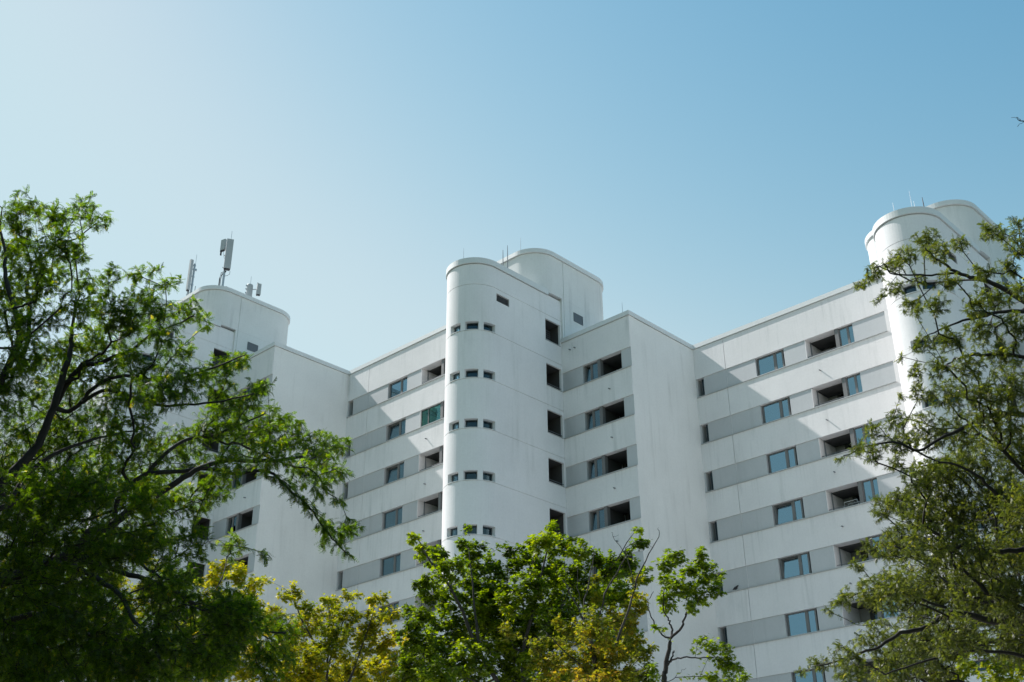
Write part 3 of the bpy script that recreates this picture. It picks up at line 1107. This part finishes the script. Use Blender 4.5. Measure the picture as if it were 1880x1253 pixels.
L1 = [([T1, T1 + (.05, 0, 1.6), at(-150, 1330, 16.4), at(-120, 1180, 16.5)], .24, .19),
      (line([(-150,1330),(-260,1150),(-330,900),(-380,640),(-400,450)], 16.4, 17), .11, .02),
      (line([(-260,1150),(-480,1000),(-700,900)], 16.5, 15), .08, .02),
      (line([(-330,900),(-560,700),(-720,520)], 16.6, 18), .06, .02),
      (line([(-150,1330),(-300,1260),(-500,1200)], 16.4, 13), .07, .02),
      
      (line([(-120,1180),(-60,1100),(0,1066),(60,1045),(106,1027),(146,1005),(163,978),(207,965),(247,930),(300,902),(348,870),(405,847),(488,847),(560,838)], 16.5, 15.5), .10, .018),
      (line([(207,965),(215,920),(247,885),(274,868),(327,866),(380,860),(428,870),(479,863),(507,876),(536,905),(562,924),(587,959),(616,997),(651,1028)], 16.2, 15.2), .038, .008),
      (line([(274,868),(300,835),(348,806),(392,801),(440,780),(490,760)], 16, 16.8), .032, .009),
      (line([(106,1027),(172,1024),(206,1005),(247,1024),(282,1053),(330,1075)], 16.3, 14.8), .045, .010),
      (line([(163,1022),(212,1049),(265,1062),(309,1080),(380,1120),(450,1150),(530,1165)], 16.3, 14.6), .042, .010),
      (line([(0,1066),(60,1040),(123,1036),(185,1066),(220,1093),(247,1141),(282,1186),(300,1230)], 16.5, 14.5), .050, .012),
      (line([(-120,1180),(-40,1170),(40,1130),(120,1135),(200,1160),(280,1200)], 16.5, 14.2), .05, .012),
      (line([(-120,1180),(-70,960),(-10,900),(60,830),(90,770),(118,681),(128,649),(131,617),(137,569),(147,540)], 16.5, 17.8), .085, .010),
      (line([(90,770),(118,715),(150,672),(179,668),(207,656),(243,643),(265,624),(287,608),(335,592),(360,576)], 17.4, 16.4), .042, .008),
      (line([(118,760),(150,740),(179,705),(230,690),(290,700),(350,690),(420,665),(452,652)], 17.2, 16.2), .035, .008),
      (line([(150,740),(200,715),(270,740),(340,745),(410,735),(470,722)], 17.0, 15.6), .030, .008),
      (line([(-120,1180),(-90,900),(-30,760),(22,660),(35,605),(22,553),(10,509),(10,464),(0,416),(4,380)], 16.5, 18.4), .075, .008),
      (line([(22,660),(50,640),(54,553),(48,534),(57,499),(80,474),(102,448),(128,416),(144,387),(153,362)], 18, 18.6), .042, .006),
      (line([(60,495),(48,455),(30,425),(18,405)], 18.2, 18.6), .015, .005),
      (line([(102,448),(140,440),(175,412),(206,402)], 18.4, 18.6), .014, .004),
      (line([(-70,960),(10,930),(90,900),(160,880),(230,850)], 16.8, 18.5), .05, .012),
      (line([(10,930),(60,860),(130,820),(200,800),(260,790)], 16.8, 17.8), .04, .010)]
rb = np.random.default_rng(5)
XB = [(rb.uniform(-900, -90), rb.uniform(250, 1250), 110) for _ in range(85)]
locust('large dark green honey locust, its feathery branches reaching across the left block', B1, L1, D1, 2.4, 240, M['leaf_a'], 3, T1, 6, 3.4, (.058, .105), extra=XB)

# ---- olive locust at the right
B2 = [(1610,500,22),(1582,525,14),(1640,480,22),(1700,440,26),(1722,462,26),(1660,470,22),(1760,450,18),(1815,425,22),(1835,430,15),(1868,412,15),(1870,450,28),(1850,490,22),(1800,502,24),(1742,512,22),(1690,512,16),(1640,532,20),(1612,548,11),(1830,545,30),(1870,530,22),(1790,560,30),(1722,560,24),(1672,560,20),(1682,572,14),(1860,600,30),(1800,610,32),(1742,622,28),(1692,632,22),(1662,640,14),(1840,650,34),(1780,672,32),(1722,672,24),(1684,682,18),(1652,660,9),
 (1860,712,48),(1800,722,42),(1742,722,36),(1692,722,22),(1654,732,9),(1602,790,20),(1640,772,24),(1572,822,17),(1542,840,9),(1602,832,24),(1652,812,32),(1702,792,42),(1762,792,44),(1830,780,52),(1870,832,52),(1800,852,52),(1742,862,42),(1692,872,36),(1642,852,20),
 (1622,930,26),(1652,920,26),(1612,946,13),(1692,940,42),(1752,940,52),(1830,930,58),(1880,932,50),(1602,1010,26),(1572,1040,15),(1642,1002,38),(1702,1010,48),(1772,1020,58),(1850,1022,60),(1542,1102,20),(1522,1122,10),(1582,1092,32),(1642,1082,48),(1712,1092,58),(1792,1102,60),(1870,1102,60),(1502,1220,20),(1472,1236,9),(1552,1202,32),(1612,1172,42),(1682,1182,58),(1752,1170,50),(1850,1175,40),(1562,1240,36),(1642,1240,46),(1720,1245,36)]
rb = np.random.default_rng(78)
B2 += [(x + rb.uniform(-20, 20), y + rb.uniform(-20, 20), r, q) for x, y, r in B2 if y > 860 and x > 1640 for q in (2.2,)]
T2 = at(2120, 1560, 16.4)
T2[2] = -.1
L2 = [([T2, T2 + (-.05, .03, 1.7), at(2080, 1250, 16.4), at(2060, 1060, 16.5)], .24, .18),
      (line([(2060,1060),(2160,800),(2230,560),(2260,380)], 16.5, 17), .09, .02),
      (line([(2160,800),(2330,640),(2500,560)], 16.6, 15), .06, .02), (line([(2080,1250),(2250,1100),(2480,950),(2650,900)], 16.4, 18), .08, .02),
      
      ([at(2060,1060,16.5), at(2030,820,16.8), at(1990,650,17), at(1930,580,17)] + line([(1880,554),(1845,531),(1815,518),(1788,511),(1758,501),(1738,487),(1714,472),(1699,455)], 17, 16), 0.0578, 0.0080),
      (line([(1758,502),(1721,504),(1677,506),(1634,502),(1627,487),(1606,492)], 16.5, 15.6), 0.0163, 0.0048),
      (line([(1990,650),(1930,590),(1880,572),(1834,574),(1788,585),(1760,592),(1725,606),(1690,625)], 17, 16.3), 0.0340, 0.0064),
      (line([(2030,820),(1950,700),(1880,657),(1816,651),(1770,653),(1742,669),(1718,683)], 16.8, 15.6), 0.0340, 0.0072),
      (line([(2030,820),(1950,770),(1880,762),(1828,760),(1775,784),(1722,806),(1687,828),(1640,812),(1590,822),(1545,838)], 16.8, 15.2), 0.0408, 0.0072),
      (line([(2060,1060),(1960,970),(1880,943),(1850,925),(1820,899),(1793,872),(1740,850),(1680,860)], 16.5, 15.8), 0.0476, 0.0080),
      (line([(2060,1060),(1960,1020),(1880,1009),(1828,1013),(1793,1005),(1767,1000),(1740,1022),(1690,1030),(1640,1000)], 16.5, 15.0), 0.0442, 0.0080),
      (line([(2080,1250),(1970,1160),(1880,1137),(1828,1141),(1749,1124),(1705,1150),(1652,1163),(1617,1185),(1564,1208),(1500,1225)], 16.4, 14.6), 0.0578, 0.0072),
      (line([(1749,1124),(1690,1100),(1640,1090),(1580,1095)], 15.4, 14.8), 0.0204, 0.0064),
      (line([(2080,1250),(1960,1230),(1860,1200),(1780,1195),(1700,1215),(1620,1240)], 16.4, 14.8), 0.0340, 0.0080),
      (line([(2030,820),(1990,560),(1950,360),(1910,245),(1890,228),(1868,220)], 16.8, 16.2), 0.0340, 0.0048),
      (line([(1890,228),(1878,226),(1866,232)], 16.2, 16.2), 0.0041, 0.0032), (line([(1874,222),(1868,216),(1857,217)], 16.2, 16.2), 0.0041, 0.0032), (line([(1868,220),(1866,212)], 16.2, 16.2), 0.0034, 0.0024)]
rb = np.random.default_rng(6)
XB2 = [(rb.uniform(1960, 2750), rb.uniform(250, 1250), 110) for _ in range(75)]
locust('olive green honey locust with fine sparse leaves, in front of the brightly sunlit stair tower', B2, L2, 16.0, 2.0, 450, M['leaf_b'], 5, T2, 7, 3.4, (.04, .07), bias=.03, extra=XB2)

# ---- green maple in the middle
B3 = [(760,1170,34),(750,1230,34),(800,1245,44),(1020,1265,50),(1080,1240,44),(905,1120,46),(1000,1150,46),(930,1185,46),(1100,1180,40),(1150,1100,30),(1150,1180,34),(1120,1250,40),(765,990,14),(775,1015,20),(800,1022,24),(830,1042,30),(850,1002,16),(858,968,7),(870,1012,26),(880,1042,34),(912,1045,18),(913,1006,7),(940,1012,17),(980,1000,20),(960,1032,34),(1000,1000,28),(1010,968,11),(1030,1000,24),(1060,1012,24),(1062,988,8),(1090,1022,18),(1010,1050,40),(1060,1052,34),(1120,1042,30),(1150,1032,24),(1170,1002,14),(1166,972,8),(1184,997,9),(1180,1060,20),
 (790,1080,34),(840,1092,45),(900,1092,50),(960,1092,50),(1020,1100,50),(1080,1100,45),(770,1130,28),(747,1120,12),(820,1150,50),(890,1150,55),(960,1150,50),(1030,1150,50),(790,1200,50),(860,1222,55),(940,1222,50),(1000,1222,50),(742,1200,16),(1120,1090,40),(860,1275,55),(960,1280,55),(780,1265,40)]
T3 = at(965, 1690, 37)
T3[2] = -.1
L3 = [([T3, T3 + (0, 0, 3.2), at(965,1330,37.2), at(960,1200,37.2), at(985,1100,37.2), at(1008,985,37.2)], .20, .02),
      (line([(965,1330),(880,1200),(840,1100),(790,1030),(768,992)], 37.2, 36.5), .09, .012),
      (line([(880,1200),(870,1100),(860,1000)], 36.9, 37.6), .06, .012),
      (line([(960,1200),(1040,1100),(1062,1000)], 37.2, 38), .08, .012),
      (line([(1040,1120),(1110,1060),(1166,975)], 37.4, 36.6), .05, .010)]
maple('maple_tree', 'tall bright green maple standing in front of the middle block', B3, L3, 37.2, 2.2, 36, M['leaf_m'], 11, T3, 22, 5, (.085, .135), bias=-.03, var=.3)

# ---- autumn maple in front of it
B4 = [(1042,1162,36),(1090,1152,42),(1140,1142,38),(1170,1112,28),(1060,1212,48),(1130,1202,48),(1178,1190,28),(985,1182,20),(1000,1232,36),(1180,1240,28),(1092,1062,13),(1168,1066,14),(1130,1250,40),(1050,1262,40),(930,1160,18),(1090,1100,18)]
T4 = at(1105, 1720, 33)
T4[2] = -.1
L4 = [([T4, T4 + (0, 0, 3.0), at(1100,1350,33), at(1097,1253,33), at(1085,1170,33), at(1062,1120,33), at(1032,1060,33)], .13, .010),
      (line([(1097,1253),(1080,1160),(1072,1120),(1085,1050),(1092,1000)], 33, 33.4), .04, .006),
      (line([(1085,1170),(1112,1090),(1140,1040),(1155,1000),(1190,992)], 33, 32.4), .03, .004),
      (line([(1097,1253),(1140,1160),(1165,1080),(1185,1030),(1210,985),(1208,968)], 33, 32.5), .04, .004),
      (line([(1165,1080),(1150,1020),(1128,990),(1122,975)], 32.7, 33), .014, .004),
      (line([(1128,990),(1138,978)], 33, 33), .005, .003), (line([(1195,1010),(1186,985)], 32.5, 32.5), .006, .003), (line([(1072,1120),(1060,1080),(1062,1040)], 33, 33.2), .014, .004),
      (line([(1097,1253),(1030,1190),(1000,1160)], 33, 33), .03, .008)]
maple('maple_tree', 'thin maple with rusty brown autumn leaves and bare grey twigs', B4, L4, 33, 1.6, 34, M['leaf_r'], 13, T4, 22, 5, (.075, .115), bias=-.12, var=.28)

# ---- small maple with the open fork
B5 = [(1225,1032,23),(1245,1020,18),(1260,1046,20),(1288,1012,9),(1286,1032,16),(1300,1052,24),(1318,1062,9),(1240,1066,26),(1280,1082,28),(1308,1090,16),(1216,1072,14),(1230,1108,24),(1268,1110,14),(1298,1110,10),(1207,1152,8),(1290,1176,11),(1310,1186,17),(1334,1190,13),(1330,1211,17),(1350,1226,17),(1365,1246,14),(1340,1246,17),(1302,1246,14),(1196,1230,14),(1212,1105,9)]
z6 = lambda l: [(1080 + x / 3.88, 930 + y / 3.88) for x, y in l]
T5 = at(1215, 1720, 31)
T5[2] = -.1
L5 = [([T5, T5 + (0, 0, 3.0), at(1217,1350,31)] + line(z6([(540,1250),(545,1180),(570,1050),(590,940)]), 31), .12, .045),
      (line(z6([(590,940),(650,880),(690,800),(702,760),(760,700),(800,640)]), 31, 30.4), .038, .008),
      (line(z6([(590,940),(597,860),(570,810),(540,740),(540,640),(560,500)]), 31, 31.5), .03, .008),
      (line(z6([(570,950),(500,880),(450,790),(425,700),(470,600)]), 31, 31.3), .026, .007),
      (line(z6([(575,1100),(610,1090),(680,1075),(780,1085),(880,1065),(940,1080),(1000,1120)]), 31, 30), .026, .008),
      (line(z6([(560,1150),(600,1060),(600,1035)]), 31, 30.8), .025, .015),
      (line(z6([(590,1250),(640,1190),(700,1150)]), 31, 30.8), .010, .004)]
maple('maple_tree', 'slender open maple with a dark forked trunk before the right gable wall', B5, L5, 31, .8, 34, M['leaf_m'], 17, T5, 24, 4, (.075, .12), bias=-.02, barkm='bark')

# ---- yellow maples
B6 = [(420,1220,46),(480,1250,46),(540,1270,46),(740,1230,34),(750,1180,20),(640,1265,46),(520,1200,34),(560,1240,40),(400,1046,23),(440,1056,27),(470,1075,17),(485,1061,7),(380,1072,22),(540,1086,18),(525,1092,15),(560,1112,18),(600,1102,13),(612,1112,17),(590,1132,26),(640,1096,13),(655,1091,8),(640,1132,28),(690,1101,17),(705,1096,11),(720,1132,19),(680,1142,28),(560,1152,34),(610,1172,38),(660,1182,38),(710,1182,28),(580,1212,44),(640,1232,44),(700,1232,38),(730,1162,14),(540,1192,28),(520,1242,28),(450,1110,38),(400,1110,36),(500,1140,30),(470,1180,36),(590,1270,40),(680,1275,40)]
T6 = at(600, 1690, 38)
T6[2] = -.1
L6 = [([T6, T6 + (0, 0, 3.5), at(602,1330,38), at(600,1230,38), at(640,1110,38)], .17, .014),
      (line([(600,1230),(560,1150),(535,1090)], 38, 38), .05, .010), (line([(602,1330),(650,1230),(690,1110)], 38, 37.5), .06, .010),
      (line([(600,1280),(500,1180),(440,1070)], 38, 37), .07, .010), (line([(600,1230),(605,1170),(602,1105)], 38, 38.5), .04, .010)]
maple('maple_tree', 'broad maple turning yellow, below the middle block beside the big locust', B6, L6, 38, 2.0, 40, M['leaf_y'], 19, T6, 21, 5, (.078, .118), bias=.0)
B7 = [(300,1095,30),(230,1132,38),(340,1152,38),(260,1202,40),(400,1180,34),(210,1060,26),(200,1220,40),(330,1230,40),(290,1040,20),(250,1090,28)]
T7 = at(280, 1700, 36)
T7[2] = -.1
L7 = [([T7, T7 + (0, 0, 3.5), at(282,1330,36), at(285,1200,36), at(290,1060,36)], .16, .014), (line([(282,1330),(230,1180),(212,1070)], 36, 36), .06, .010), (line([(285,1220),(350,1130)], 36, 36), .05, .012)]
maple('maple_tree', 'yellowing maple glimpsed through the dark branches of the big locust', B7, L7, 36, 1.5, 34, M['leaf_y'], 23, T7, 20, 4, (.075, .115), bias=-.10)
B8 = [(1800,1182,28),(1850,1202,34),(1830,1240,34),(1772,1232,28),(1872,1165,22),(1760,1200,20),(1740,1262,30),(1885,1240,30)]
T8 = at(1830, 1720, 27)
T8[2] = -.1
L8 = [([T8, T8 + (0, 0, 2.5), at(1832,1350,27), at(1828,1250,27), at(1845,1170,27)], .12, .012), (line([(1832,1350),(1890,1253),(1870,1170)], 27, 26.6), .05, .010), (line([(1828,1250),(1780,1190)], 27, 27.2), .04, .010)]
maple('maple_tree', 'maple with yellow and brown leaves, low behind the olive locust', B8, L8, 27, 1.2, 36, M['leaf_y'], 29, T8, 24, 5, (.07, .11), bias=-.28)


# ------------------------------------------------------------------ things on the roofs
rod(851, 478, 62.8, .75, .012, 'thin lightning rod on the front curve of the middle stair tower')
rod(923.5, 491, 63.5, 1.1, .026, 'shorter of two thick rods behind the middle tower cap', 'louvre')
rod(932, 494, 63.6, 1.5, .026, 'taller of two thick rods behind the middle tower cap', 'louvre')
rod(956, 461, 66.9, .9, .012, 'thin lightning rod at the crest of the middle lift tower')
rod(1143, 574, 62.4, .62, .012, 'thin lightning rod near the gable corner of the middle block')
rod(1642, 389, 57.0, .5, .011, 'pale thin rod on the left of the sunlit tower cap')
rod(1675, 382, 57.3, .95, .010, 'tallest pale rod above the sunlit tower cap')
rod(1680, 383, 57.3, .4, .012, 'shortest rod above the sunlit tower cap')
rod(1697, 383, 57.3, .62, .024, 'thick dark rod above the sunlit tower cap', 'rubber')


# ---- phone antennas on the far lift tower: one Empty each at its foot
def antenna(px, py, dist, label):
    p = at(px, py, dist)
    r = empty('phone_antenna', tuple(p), label, 'antenna', 'phone antennas on the far lift tower')
    r.scale = (1.24, 1.24, 1.24)
    return r


SX = np.array(RX) * np.array((1, 1, 0))
SX /= np.linalg.norm(SX)
SY = np.array((-SX[1], SX[0], 0))


def obox(mb, cx, cy, w_, d_, z0, z1, rot=0.0):
    """upright box turned by rot about its own axis, placed cx to the right and cy back of the foot"""
    c, s = math.cos(rot), math.sin(rot)
    o = SX * cx + SY * cy
    a, b = SX * c + SY * s, -SX * s + SY * c
    mb.prism([tuple((o + a*u*w_/2 + b*v*d_/2)[:2]) for u, v in ((-1, -1), (1, -1), (1, 1), (-1, 1))], z0, z1)
    return mb


def pole(mb, cx, cy, z0, z1, r):
    o = SX * cx + SY * cy
    mb.tube([o + (0, 0, z0), o + (0, 0, z1)], r, 8)
    return mb


# two panels on one pole
A = antenna(408, 531, 79.0, 'tall pole antenna with two pale panels, one long and one short')
pole(MB(), 0, 0, -1.5, 2.7, .06).build('pole', M['metal'], A)
pole(MB(), .12, .1, 2.3, 3.7, .012).build('lightning_spike', M['metal'], A)
q = obox(MB(), .16, -.16, .36, .20, 1.15, 2.98, .35).build('panel', M['antenna'], A)
obox(MB(), .16, -.16, .30, .15, 1.08, 1.15, .35).build('connector_base', M['rubber'], q)
q = obox(MB(), -.24, .12, .30, .18, 2.48, 3.14, -.5).build('panel', M['antenna'], A)
obox(MB(), -.28, .10, .26, .08, 2.40, 2.48, -.5).build('connector_base', M['rubber'], q)
obox(MB(), -.34, .10, .07, .07, 2.16, 2.42).build('filter_box', M['rubber'], A)
m_ = MB()
for k, (x, zt_) in enumerate(((-.22, 1.0), (-.20, .86), (-.16, .95))):
    m_.tube([SX*x + SY*.02*k + (0, 0, z) for z in (-1.2, -.2, .35, .62)] + [SX*(x+.06) + (0, 0, zt_), SX*.02 + (0, 0, zt_+.10), SX*.10 + (0, 0, 1.1)], .018, 6)
m_.tube([SX*.30 + (0, 0, 1.1), SX*.30 + (0, 0, .92), SX*.18 + (0, 0, .82), SX*.03 + (0, 0, .8)], .012, 6)
m_.tube([SX*-.2 + (0, 0, 2.4), SX*-.12 + (0, 0, 2.0), SX*-.02 + (0, 0, 1.7)], .008, 6)
m_.build('cable', M['rubber'], A)
m_ = MB()
for z in (1.25, 2.0, 2.55):
    obox(m_, .04, -.06, .30, .04, z, z+.05, .3)
m_.build('bracket', M['metal'], A)

# slim panel beside its mast
A = antenna(347, 548, 80.6, 'slim antenna panel beside a dark mast, just above the big locust')
pole(MB(), .06, 0, -1.6, 2.15, .06).build('pole', M['metal'], A)
pole(MB(), .10, 0, 2.1, 2.75, .010).build('lightning_spike', M['metal'], A)
q = obox(MB(), -.10, -.10, .16, .14, .45, 2.35, .9).build('panel', M['antenna'], A)
obox(MB(), -.10, -.10, .13, .10, .38, .45, .9).build('connector_base', M['rubber'], q)
m_ = MB()
for z in (.8, 1.3, 1.75, 2.0):
    obox(m_, .02, -.05, .26, .05, z, z+.06, .6)
obox(m_, .13, .02, .14, .08, 1.72, 1.84)
m_.build('bracket', M['metal'], A)
m_ = MB()
for k in range(3):
    m_.tube([SX*(-.12+.04*k) + (0, 0, .4), SX*(-.16+.05*k) + (0, 0, .2), SX*(-.06+.03*k) + (0, 0, .05), SX*(.02) + (0, 0, .12)], .016, 6)
m_.tube([SX*.22 + (0, 0, -.6), SX*.26 + (0, 0, .75)], .016, 6).tube([SX*.08 + (0, 0, .1), SX*.24 + (0, 0, .12)], .016, 6)
m_.build('cable', M['rubber'], A)

# drum and small panel at the right
A = antenna(457, 542, 79.2, 'short grey drum antenna with a small panel on a side arm')
MB().tube([(0, 0, -1.2), (0, 0, .58), (0, 0, .62)], [.17, .17, .15], 16).build('drum', M['antenna'], A, False)
pole(MB(), -.10, .02, -.3, .60, .03).build('pole', M['metal'], A)
pole(MB(), .02, 0, .6, 1.15, .010).build('lightning_spike', M['metal'], A)
m_ = MB()
m_.tube([SX*-.2 + (0, 0, .34), SX*.42 + (0, 0, .34)], .025, 6)
for z in (.1, .34, .55):
    obox(m_, -.15, -.05, .10, .08, z-.04, z+.04)
m_.build('side_arm', M['metal'], A)
pole(MB(), .40, .05, -.02, .78, .03).build('arm_post', M['rubber'], A)
q = obox(MB(), .50, -.02, .22, .14, 0.0, .66, .5).build('panel', M['antenna'], A)
obox(MB(), .50, -.02, .18, .10, -.05, 0.0, .5).build('connector_base', M['rubber'], q)

# roof vent stub
p = at(414.5, 532, 79.0)
v_ = MB().tube([(0, 0, -1.0), (0, 0, .12)], .10, 14).tube([(0, 0, .12), (0, 0, .18)], .125, 14).build('roof_vent', M['antenna'])
v_.location = p
tag(v_, 'small pale vent pipe on the far lift tower, beside the tall antenna', 'vent pipe')

# white drying rack in a loggia of the right block
b_ = R2 - 2.128 - 3 * H
m_ = MB()
y_, z0_ = .42, b_ - HS + .02
for x0_, x1_ in ((7.55, 8.35),):
    m_.tube([(x0_, y_, z0_), (x0_ + .06, y_, z0_ + .42), (x1_ - .06, y_, z0_ + .42), (x1_, y_, z0_)], .014, 6)
    m_.tube([(x0_ + .05, y_ + .3, z0_), (x0_ + .1, y_ + .3, z0_ + .40), (x1_ - .1, y_ + .3, z0_ + .40), (x1_ - .05, y_ + .3, z0_)], .014, 6)
    for k in range(4):
        m_.tube([(x0_ + .1 + k*.18, y_, z0_ + .42), (x0_ + .13 + k*.18, y_ + .3, z0_ + .40)], .008, 5)
tag(m_.build('drying_rack', M['coping']), 'white wire drying rack inside an open loggia of the right block', 'drying rack')

# bird on a sill
p = np.array((1.30, -.01, R2 - 2.128 - 4*H - HS + .022))
m_ = MB()
m_.tube([p + (-.17, 0, .06), p + (-.10, 0, .09), p + (-.02, 0, .12), p + (.06, 0, .14), p + (.10, 0, .19), p + (.14, 0, .21), p + (.17, 0, .205), p + (.20, 0, .195)], [.012, .035, .062, .058, .038, .034, .018, .004], 8)
m_.tube([p + (0, -.02, .07), p + (0, -.02, 0)], .006, 5).tube([p + (.02, .02, .07), p + (.02, .02, 0)], .006, 5)
tag(m_.build('bird', M['bird'], None, True), 'small dark bird perched on a grey sill behind the slender maple', 'bird')

g = MB()
g.v = [(-1500, -1500, 0), (1500, -1500, 0), (1500, 1500, 0), (-1500, 1500, 0)]
g.f = [(0, 1, 2, 3)]
tag(g.build('ground', M['ground']), kind='structure')
g = MB()
g.v = [(-75, -36, .004), (70, -36, .004), (70, 40, .004), (-75, 40, .004)]
g.f = [(0, 1, 2, 3)]
tag(g.build('bounce_court', M['bounce_paving']), kind='structure')  # unseen pale sheet added to bounce sunlight onto the shaded walls
